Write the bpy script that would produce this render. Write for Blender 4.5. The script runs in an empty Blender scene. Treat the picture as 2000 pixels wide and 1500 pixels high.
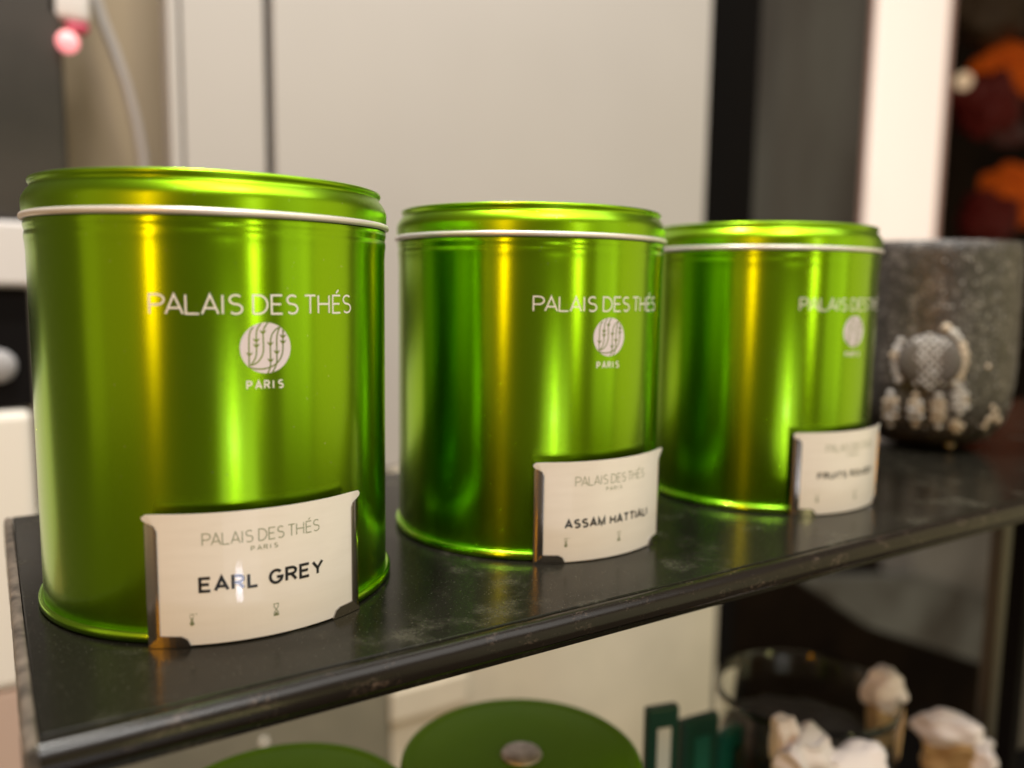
import bpy, bmesh, math, random
from mathutils import Vector, Matrix, noise
random.seed(4)
PI = math.pi
sc = bpy.context.scene
col = sc.collection

# ------------------------------------------------------------------ camera
CP = Vector((-0.0656, -0.2860, 0.10048))
YAW, PITCH, ROLL, F = 0.56664, -0.11691, 0.0140, 1615.77
fw = Vector((math.sin(YAW)*math.cos(PITCH), math.cos(YAW)*math.cos(PITCH), math.sin(PITCH)))
r0 = Vector((math.cos(YAW), -math.sin(YAW), 0)); u0 = r0.cross(fw)
RT = r0*math.cos(ROLL)+u0*math.sin(ROLL); UP = -r0*math.sin(ROLL)+u0*math.cos(ROLL)
cam = bpy.data.cameras.new('camera'); co = bpy.data.objects.new('camera', cam); col.objects.link(co)
M = Matrix((RT, UP, -fw)).transposed().to_4x4(); M.translation = CP
co.matrix_world = M
cam.sensor_width = 36; cam.lens = F/2000*36; cam.clip_start = .01; cam.clip_end = 60
cam.dof.use_dof = True; cam.dof.focus_distance = .262; cam.dof.aperture_fstop = 4.8
sc.camera = co
sc.render.resolution_x = 1024; sc.render.resolution_y = 768

# ------------------------------------------------------------------ world, lamps, exposure
w = bpy.data.worlds.new('World'); sc.world = w; w.use_nodes = True
bgn = w.node_tree.nodes['Background']
bgn.inputs[0].default_value = (1.0, .78, .52, 1); bgn.inputs[1].default_value = .095
sc.view_settings.view_transform = 'Standard'; sc.view_settings.look = 'None'
sc.view_settings.exposure = .6; sc.view_settings.gamma = 1
try:
    sc.cycles.use_denoising = True; sc.cycles.max_bounces = 8; sc.cycles.caustics_reflective = False
    sc.cycles.sample_clamp_indirect = 4
except Exception: pass

rd_ = math.radians
AIM = Vector((.10, -.04, .08))
def lamp(name, az, el, dist, wd, ht, rad, colr, aim=AIM, spread=PI):
    """area lamp: azimuth 0 = straight in front of the shelf (-y), + to the right; rad = radiance"""
    a, e = math.radians(az), math.radians(el)
    d = Vector((math.sin(a)*math.cos(e), -math.cos(a)*math.cos(e), math.sin(e)))
    l = bpy.data.lights.new(name, 'AREA'); l.shape = 'RECTANGLE'; l.size = wd; l.size_y = ht
    l.energy = rad*PI*wd*ht; l.color = colr; l.spread = spread
    o = bpy.data.objects.new(name, l); col.objects.link(o)
    o.location = aim+d*dist
    o.rotation_euler = (-d).to_track_quat('-Z', 'Y').to_euler()
    return o
lamp('yellow_spot_lamp', -55, 8, 1.9, .12, 1.1, 10.5, (1, .38, .0))
lamp('lit_showcase_lamp', -7, -27, 1.05, .40, .44, .70, (1, 1, .98), Vector((.07, -.05, .08)))
lamp('shop_window_lamp', 7, 4, 2.3, .19, 1.0, 4.6, (1, .92, .38))
lamp('right_band_lamp', 34, 4, 1.6, .62, 1.4, .45, (.98, .95, .55))  # added area lamps: stand in for the lit shop reflected in the tins
lamp('right_band_lamp', 42, 5, 1.45, .20, 1.2, .22, (1, .95, .50))
lamp('far_right_band_lamp', 64, 3, 1.6, .95, 1.5, .44, (1, .84, .40))  # added too, continues the broad reflected band to the right
lamp('left_band_lamp', -92, 6, 1.5, .34, 1.3, .26, (1, .76, .28))  # added dim warm pair, stands in for the surroundings reflected at left
lamp('left_band_lamp', -74, 6, 1.5, .60, 1.3, .20, (1, .66, .24))
lamp('ceiling_front_lamp', 12, 62, 1.7, 2.2, 1.0, 2.0, (1, .98, .93))
lamp('back_fill_lamp', 185, 80, 1.5, 1.6, .5, 1.5, (1, .97, .90), Vector((.35, .1, .1)))  # fill added to brighten the cabinet panels behind the tins
lamp('ceiling_bulb_lamp', -4, 62, 1.5, .36, .26, 17.0, (1, .98, .94))
lamp('cool_shelf_lamp', -5.0, -19.6, 1.2, .10, .05, 17.0, (.78, .80, 1), Vector((-.01, -.058, .018)))
# small ceiling spot nearly overhead, slightly behind and left: the crisp shadows on the shelf
l = bpy.data.lights.new('ceiling_spot_lamp', 'AREA'); l.shape = 'DISK'; l.size = .09; l.energy = 15.0; l.color = (1, .97, .90)
o = bpy.data.objects.new('ceiling_spot_lamp', l); col.objects.link(o)
o.location = (-.13, .13, 1.6); o.rotation_euler = (Vector((.1, -.03, 0))-o.location).to_track_quat('-Z', 'Y').to_euler()

# ------------------------------------------------------------------ helpers
def px(x, y, Y):
    """point on the upright plane y = Y that a photo pixel looks at"""
    d = fw+(x-1000)/F*RT-(y-750)/F*UP
    return CP+d*((Y-CP.y)/d.y)
def pz(x, y, Z):
    d = fw+(x-1000)/F*RT-(y-750)/F*UP
    return CP+d*((Z-CP.z)/d.z)

def link(name, bm, mat, parent=None, smooth=False, loc=None, auto=None):
    me = bpy.data.meshes.new(name)
    bmesh.ops.recalc_face_normals(bm, faces=bm.faces)
    bm.to_mesh(me); bm.free()
    if mat: me.materials.append(mat)
    if smooth:
        for f in me.polygons: f.use_smooth = True
    o = bpy.data.objects.new(name, me); col.objects.link(o)
    if auto is not None: me.set_sharp_from_angle(angle=math.radians(auto))
    if parent: o.parent = parent
    if loc is not None: o.location = loc
    return o
def empty(name, loc, rz=0):
    o = bpy.data.objects.new(name, None); o.empty_display_size = .02; col.objects.link(o)
    o.location = loc; o.rotation_euler = (0, 0, rz); return o
def tag(o, label, cat, group=None, kind=None):
    o['label'] = label; o['category'] = cat
    if group: o['group'] = group
    if kind: o['kind'] = kind
    return o
def box(bm, a, b, bev=0, seg=2):
    r = bmesh.ops.create_cube(bm, size=1)
    vs = r['verts']
    for v in vs:
        v.co = Vector([(a[i]+b[i])/2+v.co[i]*(b[i]-a[i]) for i in range(3)])
    if bev:
        es = list({e for v in vs for e in v.link_edges})
        bmesh.ops.bevel(bm, geom=es, offset=bev, segments=seg, affect='EDGES', profile=.5)
def lathe(bm, prof, n=96, cap=True, c=(0, 0)):
    rings = []
    for r, z in prof:
        if r < 1e-6: rings.append([bm.verts.new((c[0], c[1], z))])
        else: rings.append([bm.verts.new((c[0]+r*math.cos(2*PI*i/n), c[1]+r*math.sin(2*PI*i/n), z)) for i in range(n)])
    for A, B in zip(rings, rings[1:]):
        for i in range(n):
            j = (i+1) % n
            if len(A) == 1 and len(B) == 1: continue
            if len(A) == 1: bm.faces.new((A[0], B[i], B[j]))
            elif len(B) == 1: bm.faces.new((A[i], A[j], B[0]))
            else: bm.faces.new((A[i], A[j], B[j], B[i]))
def tube(bm, pts, rad, n=12):
    rings = []
    for i, p in enumerate(pts):
        t = (pts[min(i+1, len(pts)-1)]-pts[max(i-1, 0)]).normalized()
        a = t.orthogonal().normalized() if i == 0 else (prev-t*prev.dot(t)).normalized()
        prev = a; b = t.cross(a); r = rad[i] if isinstance(rad, (list, tuple)) else rad
        rings.append([bm.verts.new(p+(a*math.cos(2*PI*k/n)+b*math.sin(2*PI*k/n))*r) for k in range(n)])
    for A, B in zip(rings, rings[1:]):
        for k in range(n): bm.faces.new((A[k], A[(k+1) % n], B[(k+1) % n], B[k]))
    bm.faces.new(rings[0]); bm.faces.new(rings[-1])
def prism_flat(bm, pts, o0, o1):
    """outline in (s, z); thickness along the offset axis y: o0 (back) to o1 (front)"""
    A = [bm.verts.new((s, o0, z)) for s, z in pts]; B = [bm.verts.new((s, o1, z)) for s, z in pts]
    bm.faces.new(A[::-1]); bm.faces.new(B)
    for i in range(len(pts)):
        j = (i+1) % len(pts); bm.faces.new((A[i], A[j], B[j], B[i]))
def wrap(bm, R, step=1.6, ofn=None):
    """flat (s, off, z) -> round a cylinder of radius R about z, s = arc length, s = 0 faces -y"""
    ss = [v.co.x for v in bm.verts]
    ds = R*math.radians(step); a, b = math.floor(min(ss)/ds), math.ceil(max(ss)/ds)
    for k in range(a+1, b):
        bmesh.ops.bisect_plane(bm, geom=bm.verts[:]+bm.edges[:]+bm.faces[:], plane_co=(k*ds, 0, 0), plane_no=(1, 0, 0), dist=1e-7)
    for v in bm.verts:
        s, off, z = v.co
        if ofn: off += ofn(s, z)
        r = R+off; v.co = Vector((r*math.sin(s/R), -r*math.cos(s/R), z))
def strip(bm, pts, wd, off, cap=True):
    """flat ribbon along a polyline in (s, z), lying at one offset"""
    P = [Vector(p) for p in pts]
    P = [p for i, p in enumerate(P) if i == 0 or (p-P[i-1]).length > 1e-6]
    L, Rr = [], []
    for i, p in enumerate(P):
        d0 = (P[i]-P[i-1]).normalized() if i else (P[1]-P[0]).normalized()
        d1 = (P[i+1]-P[i]).normalized() if i < len(P)-1 else d0
        n0 = Vector((-d0.y, d0.x)); n1 = Vector((-d1.y, d1.x)); m = (n0+n1)
        if m.length < 1e-6: m = n0.copy()
        m.normalize(); k = wd/2/max(.35, m.dot(n0))
        L.append(bm.verts.new((p.x+m.x*k, off, p.y+m.y*k))); Rr.append(bm.verts.new((p.x-m.x*k, off, p.y-m.y*k)))
    for i in range(len(P)-1): bm.faces.new((Rr[i], Rr[i+1], L[i+1], L[i]))
def arc(cx, cy, rx, ry, a0, a1, n=10):
    return [(cx+rx*math.cos(math.radians(a0+(a1-a0)*i/n)), cy+ry*math.sin(math.radians(a0+(a1-a0)*i/n))) for i in range(n+1)]
# a thin geometric alphabet as strokes in a unit box
SG = arc(.5, .75, .45, .25, 35, 180, 9)+arc(.52, .52, .47, .02, 180, 180, 1)[:0]
S_ = arc(.5, .76, .44, .24, 40, 270, 12)[:-1]+[(.5, .52)]+arc(.5, .26, .46, .26, 90, -140, 12)
GL = {
 'P': [[(0, 0), (0, 1), (.5, 1)]+arc(.5, .73, .5, .27, 90, -90, 10)+[(0, .46)]],
 'A': [[(0, 0), (.5, 1), (1, 0)], [(.17, .3), (.83, .3)]],
 'L': [[(0, 1), (0, 0), (1, 0)]],
 'I': [[(.5, 0), (.5, 1)]],
 'S': [S_],
 'D': [[(0, 0), (0, 1), (.35, 1)]+arc(.35, .5, .65, .5, 90, -90, 14)+[(0, 0)]],
 'E': [[(1, 1), (0, 1), (0, 0), (1, 0)], [(0, .52), (.88, .52)]],
 'T': [[(0, 1), (1, 1)], [(.5, 1), (.5, 0)]],
 'H': [[(0, 0), (0, 1)], [(1, 0), (1, 1)], [(0, .52), (1, .52)]],
 'R': [[(0, 0), (0, 1), (.5, 1)]+arc(.5, .74, .45, .26, 90, -90, 10)+[(0, .48)], [(.5, .48), (.98, 0)]],
 '\u00c9': [[(1, 1), (0, 1), (0, 0), (1, 0)], [(0, .52), (.88, .52)], [(.45, 1.14), (.75, 1.32)]],
}
def glyphs(bm, items, z0, h, wd, off):
    k = 0
    for ch, a, b in items:
        for st in GL[ch]:
            strip(bm, [(a+(b-a)*x, z0+h*y) for x, y in st], wd, off+k % 3*4e-6); k += 1
NAME = list(zip('PALAISDESTH\u00c9S', [-31.4, -27.0, -21.6, -17.3, -12.1, -10.1, -3.4, 1.9, 6.4, 12.3, 17.0, 22.6, 26.9],
                [-27.4, -22.4, -18.1, -12.9, -11.4, -6.3, .7, 5.1, 10.0, 16.0, 21.1, 25.8, 30.7]))
CITY = list(zip('PARIS', [-5.6, -3.2, -.6, 1.6, 3.5], [-4.3, -1.5, .8, 2.3, 4.9]))
def name_bm(R, z0, h, wd, sc_=1.0, c=0, off=5e-5):
    bm = bmesh.new(); k = R*PI/180*sc_
    glyphs(bm, [(ch, c+a*k, c+b*k) for ch, a, b in NAME], z0, h, wd, off); wrap(bm, R); return bm
def city_bm(R, z0, h, wd, sc_=1.0, c=0, off=5e-5):
    bm = bmesh.new(); k = R*PI/180*sc_
    glyphs(bm, [(ch, c+a*k, c+b*k) for ch, a, b in CITY], z0, h, wd, off); wrap(bm, R); return bm
GL['G'] = [arc(.5, .5, .5, .5, 42, 345, 22)+[(1, .45), (.55, .45)]]
GL['Y'] = [[(0, 1), (.5, .45), (1, 1)], [(.5, .47), (.5, 0)]]
GL['M'] = [[(0, 0), (0, 1), (.5, .04), (1, 1), (1, 0)]]
GL['F'] = [[(1, 1), (0, 1), (0, 0)], [(0, .52), (.85, .52)]]
GL['U'] = [[(0, 1), (0, .38)]+arc(.5, .38, .5, .38, 180, 360, 12)+[(1, 1)]]
GL['O'] = [arc(.5, .5, .5, .5, 90, 450, 28)]
GW = dict(E=.50, A=.62, R=.54, L=.44, G=.64, Y=.58, M=.62, H=.54, T=.54, I=.02, F=.46, U=.54, O=.66, S=.52)
def text_bm(body, R, s0, s1, z0, h, wd, off=6e-5):
    """plain grotesque capitals as broad strokes, spread between arc lengths s0 and s1"""
    pos, x = [], 0
    for ch in body:
        if ch == ' ': x += .42; continue
        pos.append((ch, x, x+GW[ch])); x += GW[ch]+.25
    k = (s1-s0-wd)/pos[-1][2]; bm = bmesh.new()
    glyphs(bm, [(ch, s0+wd/2+a*k, s0+wd/2+b*k) for ch, a, b in pos], z0+wd/2, h-wd, wd, off)
    wrap(bm, R, 1.2); return bm

# ------------------------------------------------------------------ materials
def mat(name, colr=(.5, .5, .5), rough=.5, metal=0, spec=.5, coat=0, coat_r=.05, emit=None, es=0, trans=0, ior=1.45):
    m = bpy.data.materials.new(name); m.use_nodes = True
    b = m.node_tree.nodes['Principled BSDF']
    b.inputs['Base Color'].default_value = (*colr, 1); b.inputs['Roughness'].default_value = rough
    b.inputs['Metallic'].default_value = metal; b.inputs['Specular IOR Level'].default_value = spec
    b.inputs['Coat Weight'].default_value = coat; b.inputs['Coat Roughness'].default_value = coat_r
    b.inputs['Transmission Weight'].default_value = trans; b.inputs['IOR'].default_value = ior
    if emit: b.inputs['Emission Color'].default_value = (*emit, 1); b.inputs['Emission Strength'].default_value = es
    return m
def N(m, t, **k):
    n = m.node_tree.nodes.new(t)
    for a, v in k.items():
        if a in n.inputs: n.inputs[a].default_value = v
        else: setattr(n, a, v)
    return n
def L(m, a, b): m.node_tree.links.new(a, b)
def bsdf(m): return m.node_tree.nodes['Principled BSDF']
def coords(m, scale=(1, 1, 1), rot=(0, 0, 0)):
    tc = N(m, 'ShaderNodeTexCoord'); mp = N(m, 'ShaderNodeMapping')
    mp.inputs['Scale'].default_value = scale; mp.inputs['Rotation'].default_value = rot
    L(m, tc.outputs['Object'], mp.inputs[0]); return mp.outputs[0]
def noise_tex(m, scale, detail=4, rough=.55, sc3=(1, 1, 1)):
    n = N(m, 'ShaderNodeTexNoise'); n.inputs['Scale'].default_value = scale; n.inputs['Detail'].default_value = detail
    n.inputs['Roughness'].default_value = rough; L(m, coords(m, sc3), n.inputs['Vector']); return n
def ramp(m, src, p0, c0, p1, c1):
    r = N(m, 'ShaderNodeValToRGB'); e = r.color_ramp.elements
    e[0].position = p0; e[0].color = (*c0, 1); e[1].position = p1; e[1].color = (*c1, 1); L(m, src, r.inputs[0]); return r.outputs[0]
def bump(m, src, strength, dist=.0003):
    b = N(m, 'ShaderNodeBump'); b.inputs['Strength'].default_value = strength; b.inputs['Distance'].default_value = dist
    L(m, src, b.inputs['Height']); L(m, b.outputs[0], bsdf(m).inputs['Normal'])
def vary(m, c0, c1, scale=30, detail=5, sc3=(1, 1, 1)):
    n = noise_tex(m, scale, detail, sc3=sc3); L(m, ramp(m, n.outputs[0], .35, c0, .65, c1), bsdf(m).inputs['Base Color']); return m

GREEN = (.30, .58, .004)
ANR = .25
def tin_mat(name, rough=.25, aniso=.7):
    m = mat(name, GREEN, rough, 1, coat=.22, coat_r=.12); b = bsdf(m)
    tg = N(m, 'ShaderNodeTangent'); tg.direction_type = 'RADIAL'; tg.axis = 'Z'
    L(m, tg.outputs[0], b.inputs['Tangent']); b.inputs['Anisotropic'].default_value = aniso
    b.inputs['Anisotropic Rotation'].default_value = ANR
    # rolled-sheet grain running round the tin: fine streaks, very shallow
    g = noise_tex(m, 40, 4, .6, (.5, .5, 26))
    wv = noise_tex(m, 55, 2, .5, (1, 1, .35)); bump(m, g.outputs[0], .05, .00004)
    b1 = [n for n in m.node_tree.nodes if n.type == 'BUMP'][0]; b2 = N(m, 'ShaderNodeBump'); b2.inputs['Strength'].default_value = .3; b2.inputs['Distance'].default_value = .00016
    L(m, wv.outputs[0], b2.inputs['Height']); L(m, b2.outputs[0], b1.inputs['Normal'])
    # sparse dust grains and soft smudges in the lacquer
    d = noise_tex(m, 1300, 1, .4); sm_ = noise_tex(m, 26, 4, .6)
    mx = N(m, 'ShaderNodeMix', data_type='RGBA'); L(m, ramp(m, d.outputs[0], .775, (0, 0, 0), .80, (.6,)*3), mx.inputs[0])
    mx.inputs[6].default_value = (*GREEN, 1); mx.inputs[7].default_value = (.72, .78, .45, 1); L(m, mx.outputs[2], b.inputs['Base Color'])
    L(m, ramp(m, sm_.outputs[0], .35, (.08,)*3, .65, (.30,)*3), b.inputs['Coat Roughness'])
    return m
M_tin = tin_mat('green_anodised_tin')
M_lid = tin_mat('green_anodised_lid', .33, .2)
M_rim = mat('green_rolled_rim', (.40, .82, .03), .22, 1, coat=.3)
M_ring = mat('pale_rolled_edge', (.92, .85, .80), .36, .45)
M_print = mat('pale_print', (.90, .86, .84), .4)
M_emblem = mat('lavender_print', (.82, .74, .80), .4)
M_stem = mat('stem_gap', (.17, .24, .02), .35, .8)
M_card = mat('cream_card', (.84, .74, .60), .45, coat=.55, coat_r=.03)
n_ = noise_tex(M_card, 60, 3, sc3=(1, 1, 6)); L(M_card, ramp(M_card, n_.outputs[0], .3, (.89, .83, .765), .7, (.93, .87, .81)), bsdf(M_card).inputs['Base Color'])
M_ink = mat('black_ink', (.006, .006, .008), .35, coat=.5, coat_r=.03)
M_sage = mat('sage_ink', (.22, .25, .14), .4, coat=.5, coat_r=.03)
M_clip = mat('brushed_steel', (.50, .47, .47), .18, 1); n_ = noise_tex(M_clip, 500, 2); bump(M_clip, n_.outputs[0], .1, .0001)
M_acr = mat('tag_backplate', (.72, .68, .60), .4)

# shelf top: black laminate, scuffed and dusty
M_shelf = mat('scuffed_black_laminate', (.012, .011, .010), .2, spec=.18); b = bsdf(M_shelf)
big = noise_tex(M_shelf, 34, 6, .62); fine = noise_tex(M_shelf, 620, 3, .7)
mx = N(M_shelf, 'ShaderNodeMath', operation='MULTIPLY'); L(M_shelf, ramp(M_shelf, big.outputs[0], .55, (.05,)*3, .80, (1, 1, 1)), mx.inputs[0]); L(M_shelf, ramp(M_shelf, fine.outputs[0], .35, (.25,)*3, .72, (1, 1, 1)), mx.inputs[1])
sp = noise_tex(M_shelf, 1500, 1, .5); spk = ramp(M_shelf, sp.outputs[0], .70, (0, 0, 0), .76, (1, 1, 1))
ad = N(M_shelf, 'ShaderNodeMath', operation='MAXIMUM'); L(M_shelf, mx.outputs[0], ad.inputs[0])
sm = N(M_shelf, 'ShaderNodeMath', operation='MULTIPLY'); sm.inputs[1].default_value = .75; L(M_shelf, spk, sm.inputs[0]); L(M_shelf, sm.outputs[0], ad.inputs[1])
L(M_shelf, ramp(M_shelf, ad.outputs[0], 0, (.009, .008, .006), 1, (.12, .11, .08)), b.inputs['Base Color'])
L(M_shelf, ramp(M_shelf, ad.outputs[0], 0, (.20,)*3, .8, (.5,)*3), b.inputs['Roughness'])
bump(M_shelf, fine.outputs[0], .08, .0001)
M_mould = mat('worn_black_moulding', (.014, .012, .012), .24, spec=.36); b = bsdf(M_mould)
wn = noise_tex(M_mould, 160, 6, .7, (.5, 1, 1)); ws = noise_tex(M_mould, 1100, 2, .6, (.6, 1, 1))
mx = N(M_mould, 'ShaderNodeMath', operation='MULTIPLY'); L(M_mould, ramp(M_mould, wn.outputs[0], .54, (0, 0, 0), .70, (.8,)*3), mx.inputs[0]); L(M_mould, ramp(M_mould, ws.outputs[0], .45, (0, 0, 0), .65, (1, 1, 1)), mx.inputs[1])
L(M_mould, ramp(M_mould, mx.outputs[0], 0, (.011, .008, .006), 1, (.15, .105, .08)), b.inputs['Base Color'])
bump(M_mould, wn.outputs[0], .16, .0003)
M_trim = mat('chipped_grey_edge', (.06, .05, .042), .5); vary(M_trim, (.05, .04, .032), (.17, .135, .105), 140, 6)
M_beige = mat('beige_lacquered_panel', (.60, .54, .45), .55); vary(M_beige, (.505, .475, .46), (.54, .508, .49), 2.2, 4)
M_beige2 = mat('beige_panel_low', (.62, .54, .40), .6); vary(M_beige2, (.64, .58, .47), (.78, .70, .57), 6, 4)
M_groove = mat('groove_shadow_gap', (.10, .085, .075), .7)
M_brown = mat('brown_wall', (.24, .19, .14), .6); vary(M_brown, (.36, .27, .17), (.50, .38, .25), 5, 2, (2, 1, .4))
M_dark = mat('dark_appliance', (.045, .037, .033), .4); vary(M_dark, (.028, .024, .022), (.06, .05, .045), 6, 3)
M_olive = mat('olive_grey_plate', (.22, .21, .16), .5); vary(M_olive, (.18, .17, .13), (.27, .25, .19), 8, 4)
M_black = mat('near_black', (.006, .005, .005), .85, spec=.12)
M_brownblk = mat('brown_black_glass', (.018, .011, .006), .8, spec=.15); vary(M_brownblk, (.012, .007, .004), (.026, .016, .009), 3, 2)
M_greyp = mat('grey_panel', (.09, .082, .076), .4); vary(M_greyp, (.07, .06, .055), (.12, .115, .105), 3, 2, (1.6, 1, .5))
M_white = mat('white_plastic', (.75, .72, .72), .4)
M_cream = mat('cream_counter', (.93, .88, .80), .5)
M_pink = mat('pink_tan_front', (.62, .46, .38), .6)
M_column = mat('glowing_column', (.8, .75, .7), .5, emit=(1, .80, .67), es=.46)  # front face glows by emission in place of light falling on it
M_colside = mat('column_side_print', (.65, .42, .36), .5); 
M_led = mat('pink_led', (.9, .4, .4), .4, emit=(1, .30, .33), es=.8)
M_redp = mat('magenta_clip', (.5, .06, .12), .4)
M_orange = mat('orange_faint_glow', (.50, .08, .01), .7, spec=.1, emit=(.9, .14, .01), es=.09); vary(M_orange, (.20, .02, .008), (.75, .14, .012), 5, 2)  # faint emission added to lift the orange, the bowls are no lamps
M_maroon = mat('maroon_pack', (.16, .012, .008), .6)
M_plum = mat('plum_pack', (.14, .07, .075), .6)
M_lowlid = mat('matt_green_lid', (.065, .17, .008), .5, .3, spec=.1); vary(M_lowlid, (.15, .34, .001), (.19, .40, .001), 9, 3)
M_knob = mat('silver_knob', (.74, .68, .70), .5, .5); vary(M_knob, (.45, .40, .42), (.85, .80, .82), 260, 4)
M_pack = mat('dark_green_pack', (.003, .055, .032), .35); M_pack2 = mat('teal_green_pack', (.008, .13, .085), .4)
M_glass = mat('glass_jar_rim', (.85, .85, .8), .04, trans=1, ior=1.45)
M_tan = mat('tan_paper', (.55, .36, .17), .6)
M_sachet = mat('pinkish_white_paper', (.88, .80, .80), .6)

# ------------------------------------------------------------------ the black display shelf
X0, X1, YF, YB = -.0605, .78, -.0855, .118
sh = empty('display_shelf', (0, 0, 0)); tag(sh, 'scuffed black shelf board with rounded front edge carrying the three bright green tins', 'shelf')
bm = bmesh.new()
box(bm, (X0, YF+.0009, -.0125), (X1, YB, 0), .0006, 2)
link('shelf_board', bm, M_shelf, sh)
bm = bmesh.new()
prof = [(-.0842, -.0012), (-.0858, -.0001), (-.0866, .0002), (-.0882, -.0002), (-.0897, -.0012), (-.0908, -.0027), (-.0913, -.0045), (-.0911, -.0062), (-.0902, -.0076), (-.0889, -.0083), (-.0862, -.0086), (-.0848, -.0086)]
n = 150; rows = []
for i in range(n+1):
    x = X0-.0007+(X1-X0)*i/n; w1 = .00018*noise.noise(Vector((x*60, 0, 0)))
    rows.append([bm.verts.new((x, y+w1*(1 if k > 1 else .5), z+.00012*noise.noise(Vector((x*90, k*.4, 3))))) for k, (y, z) in enumerate(prof)])
for A, B in zip(rows, rows[1:]):
    for k in range(len(prof)-1): bm.faces.new((A[k], B[k], B[k+1], A[k+1]))
bm.faces.new(rows[0]); bm.faces.new(rows[-1][::-1])
link('front_moulding', bm, M_mould, sh, True, auto=50)
bm = bmesh.new()
n = 60; rows = []
for i in range(n+1):
    y = YF-.006+(YB-YF+.004)*i/n; e = .00035*noise.noise(Vector((0, y*70, 1)))+.00025*noise.noise(Vector((5, y*240, 1)))
    rows.append([bm.verts.new((x, y, z)) for x, z in ((X0-.0002, -.0124), (X0-.0002, .0001), (X0-.0006, .0004), (X0-.0018+e*.3, .0005), (X0-.0028+e, -.0001), (X0-.0031+e, -.0012), (X0-.0031+e, -.0124))])
for A, B in zip(rows, rows[1:]):
    for k in range(6): bm.faces.new((A[k], B[k], B[k+1], A[k+1]))
bm.faces.new(rows[0]); bm.faces.new(rows[-1][::-1])
link('end_trim', bm, M_trim, sh, True, auto=40)

# ------------------------------------------------------------------ tea tins
R = .0548
def make_tin(loc, label):
    t = empty('tea_tin', loc); tag(t, label, 'tin', 'large round green tea tins on the black shelf')
    bm = bmesh.new()
    lathe(bm, [(0, .0012), (.0535, .0012), (R-.0003, .0014), (R, .0022), (R, .1085), (R+.0001, .1108), (R+.0002, .1120), (R+.00035, .1131), (R+.00035, .1138), (R+.0002, .1146), (R+.0001, .1152), (R+.0004, .1162), (R+.0005, .1172), (R+.0003, .1180),
               (.052, .1183), (0, .1183)], 160)
    body = link('body', bm, M_tin, t, True, auto=35)
    bm = bmesh.new()
    lathe(bm, [(R-.0004, .0034), (R+.0004, .0034)]+[(R+.0006+.0010*math.cos(a), .0018+.0017*math.sin(a)) for a in [math.radians(x) for x in (75, 50, 25, 0, -25, -50, -80)]]+[(R-.0006, .0001)], 160)
    link('base_rim', bm, M_rim, t, True, auto=60)
    bm = bmesh.new(); zr = .11855
    lathe(bm, [(R+.0003, .1201), (R+.0008, .1203), (R+.0012, .1201), (R+.00145, .1197), (R+.0015, .1192), (R+.0014, .1187), (R+.0010, .1184), (R+.0005, .1183), (R+.0001, .1184)], 160)
    link('rolled_edge', bm, M_ring, t, True)
    bm = bmesh.new()
    lathe(bm, [(R+.0004, .1190), (R+.0006, .1204), (R+.0007, .1233), (R+.0006, .1242), (R+.0003, .1251), (R-.0002, .1260), (R-.0008, .1269), (R-.0014, .1276), (R-.0017, .1280), (R-.0018, .1283),
               (R-.0018, .1286), (R-.0016, .1290), (R-.0013, .1294), (R-.0012, .1299), (R-.0014, .1304), (R-.0022, .1307), (R-.0031, .1304), (R-.0036, .1298), (R-.0038, .1284), (R-.0050, .1280), (0, .1280)], 160)
    link('lid', bm, M_lid, t, True, auto=50)
    link('printed_name', name_bm(R, .0921, .0051, .00053), M_print, body)
    # round emblem: pale disc with stems left open in it
    bm = bmesh.new(); er = .0071; ec = .0826
    vs = [bm.verts.new((er*math.cos(2*PI*i/56), 5e-5, ec+er*math.sin(2*PI*i/56))) for i in range(56)]; bm.faces.new(vs); wrap(bm, R, 1.0)
    em = link('emblem', bm, M_emblem, body)
    bm = bmesh.new(); K = er/475
    def q(x, y): return ((x-717)*K, ec-(y-560)*K)
    stems = [[(490, 172), (440, 230), (412, 320), (405, 500), (405, 700), (402, 900)], [(630, 100), (570, 180), (545, 260), (540, 400), (545, 600), (530, 720), (490, 800), (430, 880)],
             [(760, 88), (690, 180), (665, 270), (668, 400), (672, 560), (655, 680), (600, 780), (530, 845), (420, 880)], [(985, 175), (940, 195), (880, 240), (820, 330), (798, 450), (797, 600), (797, 900), (780, 960), (740, 1032)],
             [(992, 160), (935, 280), (920, 400), (918, 600), (918, 830), (890, 920), (825, 1026)], [(1046, 215), (1042, 350), (1040, 500), (1035, 650), (990, 770), (900, 870), (780, 930), (640, 955), (500, 945), (405, 915)]]
    for i, st in enumerate(stems):
        # smooth by Chaikin
        P = st
        for _ in range(2):
            Q = [P[0]]
            for a, b_ in zip(P, P[1:]): Q += [(.75*a[0]+.25*b_[0], .75*a[1]+.25*b_[1]), (.25*a[0]+.75*b_[0], .25*a[1]+.75*b_[1])]
            P = Q+[P[-1]]
        strip(bm, [q(*p_) for p_ in P], 25*K, 7.5e-5+i*3e-6)
    for j, (x, y) in enumerate(((412, 665), (540, 410), (540, 510), (665, 260), (797, 480), (797, 790), (918, 640), (1040, 345), (1040, 450))):
        for sgn in (-1, 1):
            f = [q(x, y+38), q(x+sgn*34, y+16), q(x+sgn*66, y-36), q(x+sgn*26, y-16), q(x, y-2)]
            vs = [bm.verts.new((a, 1.0e-4+(sgn > 0)*3e-6, b_)) for a, b_ in f]; bm.faces.new(vs)
    wrap(bm, R, 1.2); link('emblem_stems', bm, M_stem, em)
    link('printed_city', city_bm(R, .0713, .0021, .00042), M_print, body)
    return t
T = [(0, 0), (.12893, .0069), (.26582, .0024)]
t0 = make_tin((0, 0, 0), 'nearest green tea tin, at the left end of the shelf, behind the EARL GREY tag')
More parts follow.
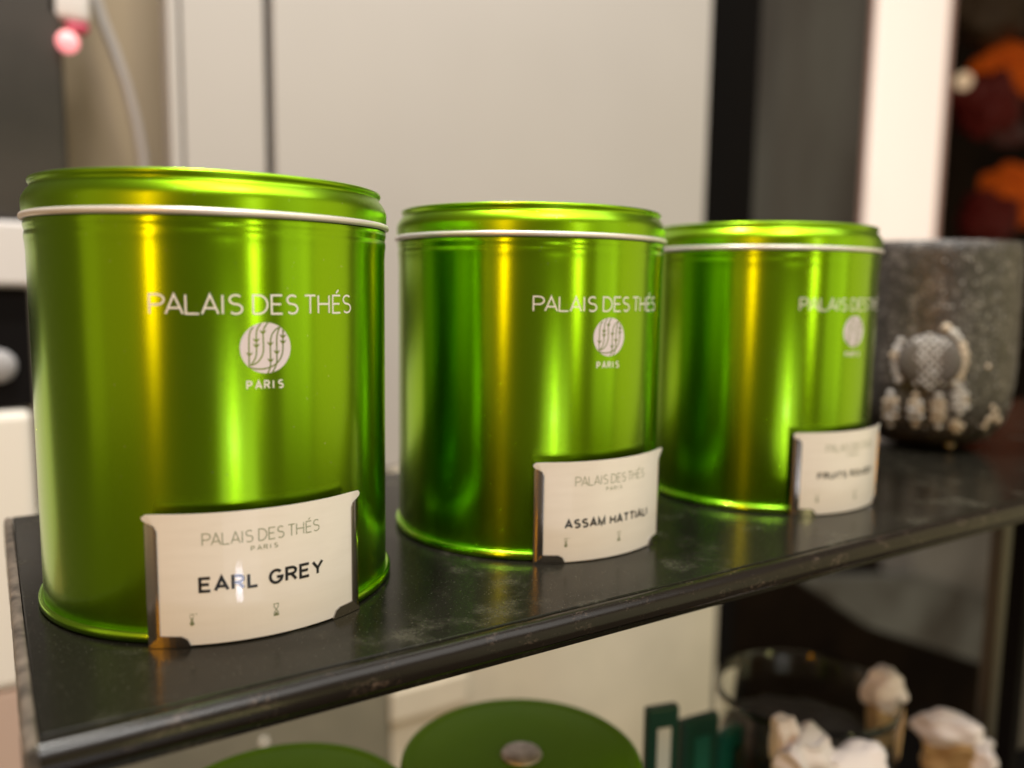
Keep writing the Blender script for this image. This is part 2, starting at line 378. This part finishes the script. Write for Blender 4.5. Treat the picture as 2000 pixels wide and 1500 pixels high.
def copy_tree(o, parent=None):
    c = o.copy(); col.objects.link(c); c.parent = parent
    for ch in [x for x in list(bpy.data.objects) if x.parent == o]: copy_tree(ch, c)
    return c
for (x, y), rz, lb in ((T[1], -.012, 'middle green tea tin, behind the ASSAM HATTIALI tag'), (T[2], .012, 'farthest green tea tin, blurred, between the middle tin and the jewelled black pot')):
    c = copy_tree(t0); c.location = (x, y, 0); c.rotation_euler = (0, 0, rz); c['label'] = lb

# ------------------------------------------------------------------ curved tag holders
RT_ = .0579; DG = RT_*PI/180
def make_tag(loc, rz, word, ws, wh, wb, label, k):
    t = empty('tag_holder', loc, rz); tag(t, label, 'tag holder', 'curved name tags standing against the tins')
    def wr(bm, ofn=None): wrap(bm, RT_, 1.6, ofn); return bm
    bm = bmesh.new(); prism_flat(bm, [(-31.3*DG, .0004), (31.3*DG, .0004), (31.3*DG, .0355), (-31.3*DG, .0355)], -.0006, 0)
    link('backplate', wr(bm), M_acr, t)
    z1 = .0378
    bm = bmesh.new()
    out = [(-28.3*DG, .0006), (28.3*DG, .0006), (28.3*DG, .0335), (28.8*DG, .0345), (30.6*DG, .0354), (31.6*DG, .0360), (31.8*DG, .0369), (31.0*DG, z1), (-31.0*DG, z1), (-32.1*DG, .0370), (-31.8*DG, .0361), (-30.6*DG, .0354), (-28.8*DG, .0345), (-28.3*DG, .0335)]
    prism_flat(bm, out, .00005, .00035)
    curl = lambda s, z: .0005*max(0, (z-.035)/.003)*max(0, (abs(s)/DG-27)/5)
    cd = link('card', wr(bm, curl), M_card, t)
    for sg in (-1, 1):
        # folded side clip, slightly rounded across its width
        bm = bmesh.new()
        o_ = [(31.6, .0002), (28.1, .0002), (28.1, .0330), (28.7, .0343), (30.2, .0352), (31.6, .0352)]
        prism_flat(bm, [(sg*a*DG, z) for a, z in (o_ if sg > 0 else o_[::-1])], .0003, .00065)
        for q_ in (29, 30, 30.8, 31.3):
            bmesh.ops.bisect_plane(bm, geom=bm.verts[:]+bm.edges[:]+bm.faces[:], plane_co=(sg*q_*DG, 0, 0), plane_no=(1, 0, 0), dist=1e-7)
        link('side_clip', wr(bm, lambda s, z: -.0006*max(0, (abs(s)/DG-28.6)/3)**2), M_clip, t, True, auto=30)
        bm = bmesh.new(); e = 20.3 if sg < 0 else 20.8
        o_ = [(31.2, .00015), (e-.4, .00015), (e, .0012), (e+.7, .0025), (e+2.2, .0033), (27.9, .0035), (28.05, .0036), (31.2, .0007)]
        prism_flat(bm, [(sg*a*DG, z) for a, z in (o_ if sg > 0 else o_[::-1])], .0003, .00085)
        link('corner_tab', wr(bm), M_clip, t)
    RC = RT_+.00035
    link('printed_name', name_bm(RC, .0288, .0033, .00026, 16.3/31.1, 0), M_sage, cd)
    link('printed_city', city_bm(RC, .0262, .0012, .00020, 3.6/5.2, .0), M_sage, cd)
    link('printed_word', text_bm(word, RC, ws[0]*DG, ws[1]*DG, wh[0], wh[1], wb), M_ink, cd)
    # thermometer
    bm = bmesh.new(); sx = -19.8*DG; z0 = .0062
    vs = [bm.verts.new((sx+.00062*math.cos(2*PI*i/16), 6e-5, z0+.0006+.00062*math.sin(2*PI*i/16))) for i in range(16)]; bm.faces.new(vs)
    strip(bm, [(sx, z0+.0011), (sx, z0+.0022)], .00055, 7e-5)
    strip(bm, [(sx-.0004, z0+.0021), (sx-.0004, z0+.0033), (sx+.0004, z0+.0033), (sx+.0004, z0+.0021)], .00014, 8e-5)
    strip(bm, [(sx+.0009, z0+.0033), (sx+.0014, z0+.0033)], .00018, 8e-5)
    wrap(bm, RC); link('thermometer_symbol', bm, M_sage, cd)
    # hourglass
    bm = bmesh.new(); sx = 2.6*DG; w_ = .00078
    strip(bm, [(sx-w_, z0), (sx+w_, z0)], .0003, 6e-5); strip(bm, [(sx-w_, z0+.0034), (sx+w_, z0+.0034)], .0002, 6e-5)
    strip(bm, [(sx-w_*.8, z0), (sx-w_*.8, z0+.0008), (sx, z0+.0017), (sx+w_*.8, z0+.0026), (sx+w_*.8, z0+.0034)], .00018, 7.2e-5)
    strip(bm, [(sx+w_*.8, z0), (sx+w_*.8, z0+.0008), (sx, z0+.0017), (sx-w_*.8, z0+.0026), (sx-w_*.8, z0+.0034)], .00018, 7.6e-5)
    vs = [bm.verts.new((sx+a, 8.4e-5, z0+b_)) for a, b_ in ((-w_*.75, .0002), (w_*.75, .0002), (0, .0011))]; bm.faces.new(vs)
    wrap(bm, RC); link('hourglass_symbol', bm, M_sage, cd)
    return t
rd = math.radians
make_tag((0, 0, 0), rd(-2.2), 'EARL GREY', (-17.9, 17.4), (.0154, .0045), .00086, 'cream card in a curved steel holder reading EARL GREY', 0)
make_tag((T[1][0], T[1][1]-.0010, -.0001), rd(.2), 'ASSAM HATTIALI', (-20.5, 19.3), (.0130, .0035), .00074, 'cream card in a curved steel holder reading ASSAM HATTIALI', 1)
make_tag((T[2][0], T[2][1]-.0010, 0), rd(-.5), 'FRUITS ROUGES', (-20.2, 17.5), (.0165, .0032), .00070, 'out-of-focus cream card in a curved steel holder at the farthest tin', 2)

# ------------------------------------------------------------------ jewelled black pot at the right
pc = Vector((.464, .030)); PR = .0500
M_glit = mat('black_glitter', (.05, .045, .042), .35, .2, spec=.7); b = bsdf(M_glit)
v = N(M_glit, 'ShaderNodeTexVoronoi'); v.inputs['Scale'].default_value = 420; L(M_glit, coords(M_glit), v.inputs['Vector'])
wn_ = N(M_glit, 'ShaderNodeTexWhiteNoise'); L(M_glit, v.outputs['Color'], wn_.inputs['Vector'])
bigg = noise_tex(M_glit, 40, 3)
mg = N(M_glit, 'ShaderNodeMath', operation='MULTIPLY'); L(M_glit, ramp(M_glit, wn_.outputs[0], .60, (.15,)*3, 1, (1, 1, 1)), mg.inputs[0]); L(M_glit, ramp(M_glit, bigg.outputs[0], .35, (.25,)*3, .7, (1, 1, 1)), mg.inputs[1])
L(M_glit, ramp(M_glit, mg.outputs[0], 0, (.035, .030, .027), 1, (.26, .235, .215)), b.inputs['Base Color'])
bump(M_glit, v.outputs['Distance'], .6, .0008)
pot = empty('jewelled_pot', (pc.x, pc.y, 0)); tag(pot, 'black glittery pot with a beaded flower ornament, at the right end of the shelf', 'pot')
bm = bmesh.new()
pp = [(0, .0), (.016, .0004), (.029, .003), (.0395, .009), (.0465, .0185), (.0497, .030), (.0510, .044), (.0514, .065), (.0514, .095), (.0508, .124), (.0500, .1305), (.0485, .1325), (.0470, .1312), (.0465, .120), (.0465, .06), (0, .05)]
lathe(bm, pp, 64); link('pot_wall', bm, M_glit, pot, True, auto=60)
def pot_r(z):
    for (r1, z1), (r2, z2) in zip(pp, pp[1:11]):
        if z1 <= z <= z2: return r1+(r2-r1)*(z-z1)/(z2-z1)
    return .0505
def on_pot(x, y):
    d = (fw+(x-1000)/F*RT-(y-750)/F*UP).normalized(); t = .3
    while t < .9:
        P = CP+d*t
        if (P.xy-pc).length < pot_r(max(0, P.z)): break
        t += .0004
    P = CP+d*t; nrm = Vector((P.x-pc.x, P.y-pc.y, 0)).normalized(); return P, nrm
M_bead = mat('pearl_bead', (.62, .54, .45), .5, .1); vary(M_bead, (.30, .22, .16), (.74, .66, .54), 1.8, 3)
M_bead2 = mat('silver_bead', (.62, .60, .57), .4, .4); vary(M_bead2, (.28, .26, .24), (.78, .77, .73), 1.8, 3)
M_gem = mat('cut_cabochon', (.50, .46, .43), .45, .1)
ck = N(M_gem, 'ShaderNodeTexVoronoi'); ck.inputs['Scale'].default_value = 5.5; ck.inputs['Randomness'].default_value = .1; L(M_gem, coords(M_gem, rot=(0, .8, .5)), ck.inputs['Vector'])
L(M_gem, ramp(M_gem, ck.outputs['Distance'], .2, (.16, .14, .125), .7, (.10, .09, .08)), bsdf(M_gem).inputs['Base Color'])
def bead(x, y, rx, ry, m, name='bead', dep=.7):
    P, nr = on_pot(x, y); dp = (P-CP).dot(fw); bm = bmesh.new()
    bmesh.ops.create_uvsphere(bm, u_segments=14, v_segments=9, radius=1)
    sx, sz = rx/F*dp, ry/F*dp
    o = link(name, bm, m, pot, True)
    q_ = nr.to_track_quat('Y', 'Z'); o.rotation_euler = q_.to_euler()
    o.scale = (sx*1.15, min(sx, sz)*dep, sz); o.location = P-Vector((pc.x, pc.y, 0))
bead(1815, 706, 52, 54, M_gem, 'cabochon', .30)
M_stone = mat('rhinestone', (.62, .60, .57), .45, .1); M_stone2 = mat('champagne_stone', (.58, .48, .36), .45, .1)
sb = bmesh.new(); bmesh.ops.create_icosphere(sb, subdivisions=1, radius=1); sme = [bpy.data.meshes.new('rhinestone') for _ in (0, 1)]
for m_, mm in zip(sme, (M_stone, M_stone2)): sb.to_mesh(m_); m_.materials.append(mm)
sb.free()
def stone(x, y, r, k=0, out=0):
    P, nr = on_pot(x, y); dp = (P-CP).dot(fw); o = bpy.data.objects.new('rhinestone', sme[k]); col.objects.link(o); o.parent = pot
    q_ = r/F*dp; o.location = P-Vector((pc.x, pc.y, 0))+nr*out; o.scale = (q_, q_*.7, q_)
    o.rotation_euler = (random.uniform(-.3, .3), random.uniform(0, 1.2), nr.to_track_quat('Y', 'Z').to_euler().z)
for i in range(-5, 6):
    for j in range(-5, 6):
        x, y = (i+j)*8.4, (j-i)*8.4
        if (x/50)**2+(y/52)**2 < 1:
            stone(1815+x, 706+y, 5.6, 0, .0042*math.sqrt(max(0, 1-(x/55)**2-(y/57)**2)))
rnd = random.Random(9)
def ring(cx, cy, rx, ry, a0, a1, n, r, k): 
    for i in range(n):
        a = math.radians(a0+(a1-a0)*i/max(1, n-1)); stone(cx+rx*math.cos(a), cy+ry*math.sin(a), r*rnd.uniform(.8, 1.15), k if rnd.random() > .25 else 1-k)
ring(1815, 706, 68, 68, 150, 215, 6, 10, 0); ring(1815, 700, 68, 68, -60, 45, 9, 11, 1)
for cx, cy, rx, ry, k in ((1740, 798, 16, 34, 1), (1788, 800, 14, 32, 0), (1832, 802, 14, 34, 1), (1874, 782, 17, 28, 0)):
    for i in range(3):
        for j in range(5):
            x, y = (i-1)*rx*.62, (j-2)*ry*.44
            if (x/rx)**2+(y/ry)**2 < 1.05: stone(cx+x, cy+y, 7.5*rnd.uniform(.8, 1.1), k if rnd.random() > .2 else 1-k, .0006)
for x, y in ((1858, 833), (1868, 838), (1878, 832), (1866, 826), (1855, 868), (1862, 872), (1930, 716), (1938, 795), (1946, 803), (1938, 812), (1930, 820), (1948, 820), (1922, 832)): stone(x, y, 9*rnd.uniform(.7, 1.1), 1)
bm = bmesh.new()
for i in range(420):
    a = rnd.uniform(-2.6, .6); z_ = rnd.uniform(.008, .128); r_ = pot_r(z_)+.0001; sz = rnd.uniform(.0003, .0010)
    c_ = Vector((r_*math.cos(a), r_*math.sin(a), z_)); n_ = Vector((math.cos(a), math.sin(a), rnd.uniform(-.3, .3))).normalized(); t_ = n_.orthogonal().normalized(); b_ = n_.cross(t_)
    vs = [bm.verts.new(c_+n_*sz*.5)]+[bm.verts.new(c_+(t_*math.cos(q_*PI/2+i)+b_*math.sin(q_*PI/2+i))*sz) for q_ in range(4)]
    for q_ in range(4): bm.faces.new((vs[0], vs[1+q_], vs[1+(q_+1) % 4]))
o = link('glitter_flecks', bm, mat('glitter_fleck', (.48, .45, .42), .5, .2), pot); o['kind'] = 'stuff'

# ------------------------------------------------------------------ panels behind
def slab(name, x0, x1, z0, z1, y0, dep, m, parent=None, bev=.0012):
    bm = bmesh.new(); box(bm, (x0, y0, z0), (x1, y0+dep, z1), bev, 2); return link(name, bm, m, parent)
YP = .50
xl = px(338, 200, YP).x; xg = px(527, 150, YP).x; xr = px(1384, 200, YP).x
cab = empty('beige_cabinet', (0, YP, 0)); tag(cab, 'tall beige cabinet behind the tins with a dark upright joint', 'cabinet')
def cslab(name, x0, x1, z0, z1, y0, dep, m, bev=.0012):
    o = slab(name, x0, x1, z0, z1, y0-YP, dep, m, cab, bev); return o
cslab('narrow_door', xl+.009, xg-.0045, -.09, 1.0, YP, .03, M_beige)
cslab('wide_door', xg+.0045, xr, -.09, 1.0, YP, .03, M_beige)
cslab('edge_bead', xl-.003, xl+.0065, -.09, 1.0, YP-.0015, .03, M_beige, .0018)
cslab('joint_backing', xl+.002, xr-.004, -.089, .998, YP+.0315, .01, M_groove)
# lower cabinet under the beige one, seen beneath the shelf
low = empty('low_beige_board', (0, YP, 0)); tag(low, 'pale beige board seen below the shelf behind the two dull green lids', 'board')
xs = px(765, 1400, YP).x
slab('board', xs, px(1396, 1250, YP).x, -1.2, -.092, -.002, .03, M_beige2, low)
gp = slab('olive_plate', px(-60, 1400, YP).x, xs-.002, -1.2, -.092, YP-.001, .03, M_olive); tag(gp, 'dusty olive grey plate below the shelf at the lower left', 'plate')
bm = bmesh.new(); box(bm, (xs-.004, YP-.010, px(800, 1395, YP).z), (xs+.09, YP-.003, px(800, 1335, YP).z), .002); o = link('paper_note', bm, M_beige2); tag(o, 'small pale note fixed to the beige board above the larger dull green lid', 'note')
bm = bmesh.new(); bmesh.ops.create_uvsphere(bm, u_segments=12, v_segments=8, radius=.0035); o = link('bright_spot_bead', bm, M_cream, loc=px(516, 1450, YP-.002)); o.scale = (1, .5, 1.4); tag(o, 'small pale bead put in for a bright spot on the olive grey plate', 'screw')  # pale bead modelled in place of a bright spot on the plate

# left: brown wall, appliance, white sensor with a pink light and its cable
wl = slab('brown_wall', px(120, 200, .62).x, px(345, 200, .62).x, -.15, 1.2, .62, .03, M_brown); wl['kind'] = 'structure'
YL = .50
ap = empty('dark_appliance', (0, YL, 0)); tag(ap, 'dark brown appliance housing at the far left behind the nearest tin', 'appliance')
def zl(y): return px(20, y, YL).z
slab('housing', -.40, px(128, 200, YL).x, zl(430)+.001, 1.0, 0, .16, M_dark, ap, .004)
slab('light_band', -.40, px(60, 500, YL).x, zl(560)+.001, zl(430)-.001, -.008, .16, M_white, ap, .003)
slab('lower_housing', -.40, px(64, 700, YL).x, zl(800)+.001, zl(560)-.001, 0, .16, M_black, ap, .002)
bm = bmesh.new(); bmesh.ops.create_uvsphere(bm, u_segments=20, v_segments=12, radius=.0135); o = link('round_button', bm, mat('grey_button', (.40, .39, .40), .5), ap, True, px(-4, 715, YL-.002)-Vector((0, YL, 0))); o.scale = (1, .5, 1)
ct = empty('cream_counter', (0, 0, 0)); tag(ct, 'bright cream counter block beside the left end of the shelf', 'counter')
slab('counter_top', -.50, px(66, 900, YL).x, zl(1340)+.001, zl(800)-.001, YL-.01, .15, M_cream, ct, .006)
slab('counter_front', -.50, px(75, 1450, YL).x, -.80, zl(1340)-.001, YL-.008, .15, M_pink, ct, .003)
sn = empty('wall_sensor', px(130, 40, YL)); tag(sn, 'small white device with a glowing pink light at the top left', 'sensor')
O = px(130, 40, YL)
def near(name, x0, y0, x1, y1, Y, dep, m, par, org, bev=.003):
    a = px(x0, y0, Y)-org; b_ = px(x1, y1, Y)-org
    bm = bmesh.new(); box(bm, (a.x, Y-org.y, b_.z), (b_.x, Y-org.y+dep, a.z), bev, 3); return link(name, bm, m, par, True, auto=50)
near('casing', 82, -90, 178, 45, YL, .02, M_white, sn, O, .004)
near('red_clip', 128, 38, 175, 66, YL-.002, .012, M_redp, sn, O, .003)
bm = bmesh.new(); bmesh.ops.create_uvsphere(bm, u_segments=20, v_segments=12, radius=.0085); link('indicator_light', bm, M_led, sn, True, px(132, 82, YL-.006)-O)
bm = bmesh.new(); pts = [px(x, y, .54) for x, y in ((182, -60), (188, 0), (200, 40), (222, 95), (246, 165), (265, 235), (278, 300), (284, 370), (286, 450))]
tube(bm, pts, .0045, 10); o = link('cable', bm, mat('grey_cable', (.42, .38, .36), .5), smooth=True); tag(o, 'pale grey cable hanging down from the white device at top left', 'cable')

# right: black gap, grey glossy panel, glowing column, products in the dark
Y5 = .9
bk = slab('dark_backdrop', .5, 9, -5, 3.5, 2.2, .05, M_brownblk); bk['kind'] = 'structure'
gp = slab('glossy_screen', px(1478, 200, Y5).x, px(1690, 200, Y5).x, -.02, 2, Y5, .02, M_greyp); tag(gp, 'dark grey glossy upright panel between the black gap and the bright column', 'panel')
bg = slab('gap_shade_slab', px(1376, 300, .64).x, px(1480, 200, .64).x, -1, 1.8, .64, .04, M_black); tag(bg, 'black upright slab put in for the dark gap right of the beige cabinet', 'post')  # solid black slab in place of the shade in an open gap
cl = empty('bright_column', (0, 0, 0)); tag(cl, 'bright white column above the farthest tin, its brightness done by emission', 'column')
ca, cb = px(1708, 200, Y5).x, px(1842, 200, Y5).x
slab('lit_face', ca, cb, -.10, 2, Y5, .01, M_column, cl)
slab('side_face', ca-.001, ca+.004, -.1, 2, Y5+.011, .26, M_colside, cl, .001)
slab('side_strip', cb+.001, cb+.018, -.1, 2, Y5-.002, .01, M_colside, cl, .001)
YQ = 1.6
def blob(name, x, y, rx, ry, m, label, cat, seed, group=None):
    P = px(x, y, YQ); dp = (P-CP).dot(fw); bm = bmesh.new()
    bmesh.ops.create_icosphere(bm, subdivisions=4, radius=1)
    for v_ in bm.verts: v_.co *= 1+.42*noise.noise(v_.co*1.5+Vector((seed, 0, 0)))+.12*noise.noise(v_.co*4+Vector((seed, 7, 0)))
    o = link(name, bm, m, smooth=True, loc=P); o.scale = (rx/F*dp, min(rx, ry)/F*dp, ry/F*dp); tag(o, label, cat, group)
blob('orange_bowl', 1965, 145, 74, 52, M_orange, 'upper blurred orange bowl beyond the bright column', 'bowl', 1)
blob('orange_bowl', 1985, 375, 70, 58, M_orange, 'lower blurred orange bowl beyond the bright column', 'bowl', 2)
blob('maroon_bag', 1925, 205, 60, 60, M_maroon, 'dark red bag just under the upper orange bowl', 'bag', 3)
blob('maroon_bag', 1930, 430, 60, 50, M_maroon, 'dark red bag beside the lower orange bowl', 'bag', 4)
blob('plum_cushion', 1965, 258, 75, 24, M_plum, 'flat plum coloured cushion between the two orange bowls', 'cushion', 5)
blob('olive_bag', 1935, 30, 80, 60, mat('olive_pack', (.09, .06, .035), .6), 'dim olive brown bag at the top right corner', 'bag', 6)
bm = bmesh.new(); bmesh.ops.create_uvsphere(bm, u_segments=16, v_segments=10, radius=.03); o = link('small_lamp', bm, mat('dim_lamp', (.4, .3, .2), .5, emit=(.8, .56, .34), es=.45), smooth=True, loc=px(1882, 158, 1.5)); tag(o, 'small dim round lamp left of the upper orange bowl', 'lamp')

# ------------------------------------------------------------------ lower shelf and what stands on it
ZL = -.262
ls = empty('lower_shelf', (0, 0, 0)); tag(ls, 'lower black shelf under the tins, almost out of the picture', 'shelf')
bm = bmesh.new(); box(bm, (-.06, -.10, ZL-.012), (.62, .10, ZL), .001); link('shelf_board', bm, M_black, ls)
for (x, y), lb in (((.1332, .0138), 'dull green lidded tin below the middle of the shelf, with a silver knob'), ((.0262, .0290), 'dull green lidded tin at the bottom left edge of the photo, mostly cut off')):
    t = empty('lidded_canister', (x, y, ZL)); tag(t, lb, 'canister', 'dull green canisters on the lower shelf')
    zt = -.115-ZL; bm = bmesh.new(); lathe(bm, [(0, 0), (.053, 0), (.054, .002), (.054, zt-.014), (0, zt-.014)], 96); link('body', bm, M_lowlid, t, True, auto=40)
    bm = bmesh.new(); lathe(bm, [(.0548, zt-.0145), (.0558, zt-.013), (.0558, zt-.004), (.0553, zt-.0010), (.0540, zt), (.0515, zt+.0004), (.0500, zt-.0002), (.0485, zt+.0003), (.03, zt+.0008), (0, zt+.0008)], 96); link('lid', bm, M_lowlid, t, True, auto=50)
    bm = bmesh.new(); lathe(bm, [(.0092, zt+.0004), (.0096, zt+.0012), (.0090, zt+.0022), (.0060, zt+.0029), (0, zt+.0032)], 40); link('knob', bm, M_knob, t, True)

# upright dark green packets
def packet(x, Y, z1, wd, dp, rz, m, band, label):
    t = empty('tea_packet', (x, Y, ZL), rz); tag(t, label, 'packet', 'dark green packets on the lower shelf')
    bm = bmesh.new(); box(bm, (-wd/2, 0, 0), (wd/2, dp, z1-ZL), .0015, 2)
    link('sleeve', bm, m, t)
    bm = bmesh.new(); box(bm, (-wd*.2, -.0006, (z1-ZL)*.30), (wd*.22, -.0002, (z1-ZL)-.011), 0); link('pale_band', bm, M_print if band else M_pack2, t)
def pkx(x, y, Y): P = px(x, y, Y); return P.x, P.z
x, z = pkx(1298, 1383, .02); packet(x, .02, z, .019, .006, -.25, M_pack, True, 'left dark green packet with a pale upright band, next to the larger dull green lid')
x, z = pkx(1372, 1402, .03); packet(x, .03, z, .026, .006, -.1, M_pack, False, 'middle dark green packet of the three, leaning back')
x, z = pkx(1432, 1425, .04); packet(x, .04, z, .024, .006, .2, M_pack2, False, 'right teal green packet of the three, beside the glass jar')

# glass jar with paper sachets
J = Vector((.357, .030)); jz = -.148
ja = empty('glass_jar', (J.x, J.y, ZL)); tag(ja, 'wide glass jar with a rounded rim on the lower shelf, right of the green packets', 'jar')
h = jz-ZL; bm = bmesh.new()
lathe(bm, [(0, .001), (.050, .001), (.0535, .004), (.0545, .012), (.0545, h-.006), (.0556, h-.002), (.0556, h+.001), (.0546, h+.0025), (.0532, h+.001), (.0525, h-.006), (.0520, .014), (.049, .007), (0, .006)], 64)
link('jar_wall', bm, M_glass, ja, True, auto=60)
M_dim = mat('dark_tea_leaves', (.035, .028, .025), .9); vary(M_dim, (.03, .022, .02), (.07, .062, .058), 60, 5)
bm = bmesh.new(); lathe(bm, [(0, .0078), (.0485, .0078), (.0505, .016), (.0505, h-.030), (.03, h-.024), (0, h-.022)], 48)
for v_ in bm.verts: v_.co.z += .003*noise.noise(v_.co*120) if v_.co.z > h-.04 else 0
o = link('tea_leaves', bm, M_dim, None, True, loc=(J.x, J.y, ZL)); tag(o, 'dark loose tea inside the wide glass jar', 'tea', kind='stuff')
def sachet(P, wd, ht, dp, rx, rz, m, m2, label, seed):
    t = empty('paper_sachet', P, rz); t.rotation_euler = (rx, 0, rz); tag(t, label, 'sachet', 'crumpled paper sachets near the glass jar')
    bm = bmesh.new(); bmesh.ops.create_cube(bm, size=1); bmesh.ops.subdivide_edges(bm, edges=bm.edges[:], cuts=9, use_grid_fill=True)
    for v_ in bm.verts:
        c_ = v_.co; k_ = 1-.75*abs(c_.z*2)**3
        n_ = noise.noise(Vector((c_.x*2.2+seed, c_.z*2.6, c_.y*1.6)))
        v_.co = .86*Vector((c_.x*wd*(1+.18*noise.noise(Vector((c_.z*5, seed, 0)))), c_.y*dp*k_+n_*dp*.5, c_.z*ht*(1+.12*n_)))
    link('pouch', bm, m, t, True)
    if m2:
        bm = bmesh.new(); bmesh.ops.create_icosphere(bm, subdivisions=4, radius=.5)
        for v_ in bm.verts:
            c_ = v_.co.copy(); c_ *= 1+.35*noise.noise(c_*3.5+Vector((seed*3.1, 0, 0)))
            v_.co = Vector((c_.x*wd*1.25, c_.y*dp*1.5, c_.z*ht*.50+ht*.36))
        link('folded_top', bm, m2, t, True)
sachet(px(1560, 1490, -.025), .040, .030, .020, .4, .3, M_sachet, None, 'crumpled pinkish white sachet in front of the glass jar, leftmost', 1)
sachet(px(1528, 1440, -.02), .014, .026, .010, .1, -.3, M_sachet, None, 'small pointed white paper twist at the left of the glass jar', 2)
sachet(px(1650, 1500, -.03), .046, .030, .022, .3, -.2, M_sachet, None, 'crumpled white sachet at the bottom edge in the middle of the jar front', 3)
sachet(px(1727, 1412, .0), .0215, .056, .014, -.1, -.5, M_tan, M_sachet, 'tall tan paper sachet with a white folded top standing at the jar', 4)
sachet(px(1850, 1465, .0), .034, .044, .016, .1, -.9, M_tan, M_sachet, 'tan sachet with a white top at the bottom right corner', 5)
sachet(px(1915, 1488, -.01), .026, .030, .016, .3, .4, M_sachet, None, 'rightmost white crumpled sachet at the bottom edge', 6)

# under the shelf, far right: grey surfaces and the upright
def facet(name, pix, Y, dep, m, label, cat):
    P = [px(x, y, Y) for x, y in pix]; bm = bmesh.new()
    A = [bm.verts.new(p_) for p_ in P]; B = [bm.verts.new(p_+Vector((0, dep, 0))) for p_ in P]
    bm.faces.new(A); bm.faces.new(B[::-1])
    for i in range(len(P)): j = (i+1) % len(P); bm.faces.new((A[i], B[i], B[j], A[j]))
    o = link(name, bm, m); tag(o, label, cat); return o
M_gr1 = mat('warm_grey_surface', (.22, .20, .18), .5); vary(M_gr1, (.17, .155, .14), (.26, .24, .215), 4, 2)
M_gr2 = mat('dim_grey_surface', (.12, .115, .105), .5); vary(M_gr2, (.07, .062, .052), (.17, .17, .155), 5, 2)
facet('grey_case', [(1775, 930), (2060, 900), (2060, 1215), (1880, 1185), (1780, 1130)], .80, .08, M_gr1, 'warm grey case seen below the far end of the shelf', 'case')
facet('grey_counter', [(1560, 1130), (1790, 1125), (2060, 1205), (2060, 1330), (1930, 1300), (1700, 1225)], .76, .03, M_gr2, 'dim grey sloping counter edge under the warm grey case', 'counter')
facet('blue_reflection_strip', [(1830, 1022), (1962, 978), (1962, 998), (1835, 1040)], .73, .01, mat('blue_reflection_glow', (.6, .7, .8), .4, emit=(.36, .44, .56), es=.9), 'short bluish glowing strip put in for a reflection just under the far shelf edge', 'reflection strip')  # reflected streak put in as an emissive strip, no lamp here
P = px(1985, 1300, .0); up = slab('shelf_upright', P.x-.006, P.x+.006, ZL, -.0135, -.004, .012, M_black); tag(up, 'thin black upright at the right edge between the two shelves', 'post')
slab_o = slab('shelf_divider', P.x+.008, P.x+.12, ZL, -.0135, .02, .01, M_greyp); tag(slab_o, 'brownish grey side panel at the lower right edge behind the thin upright', 'divider')
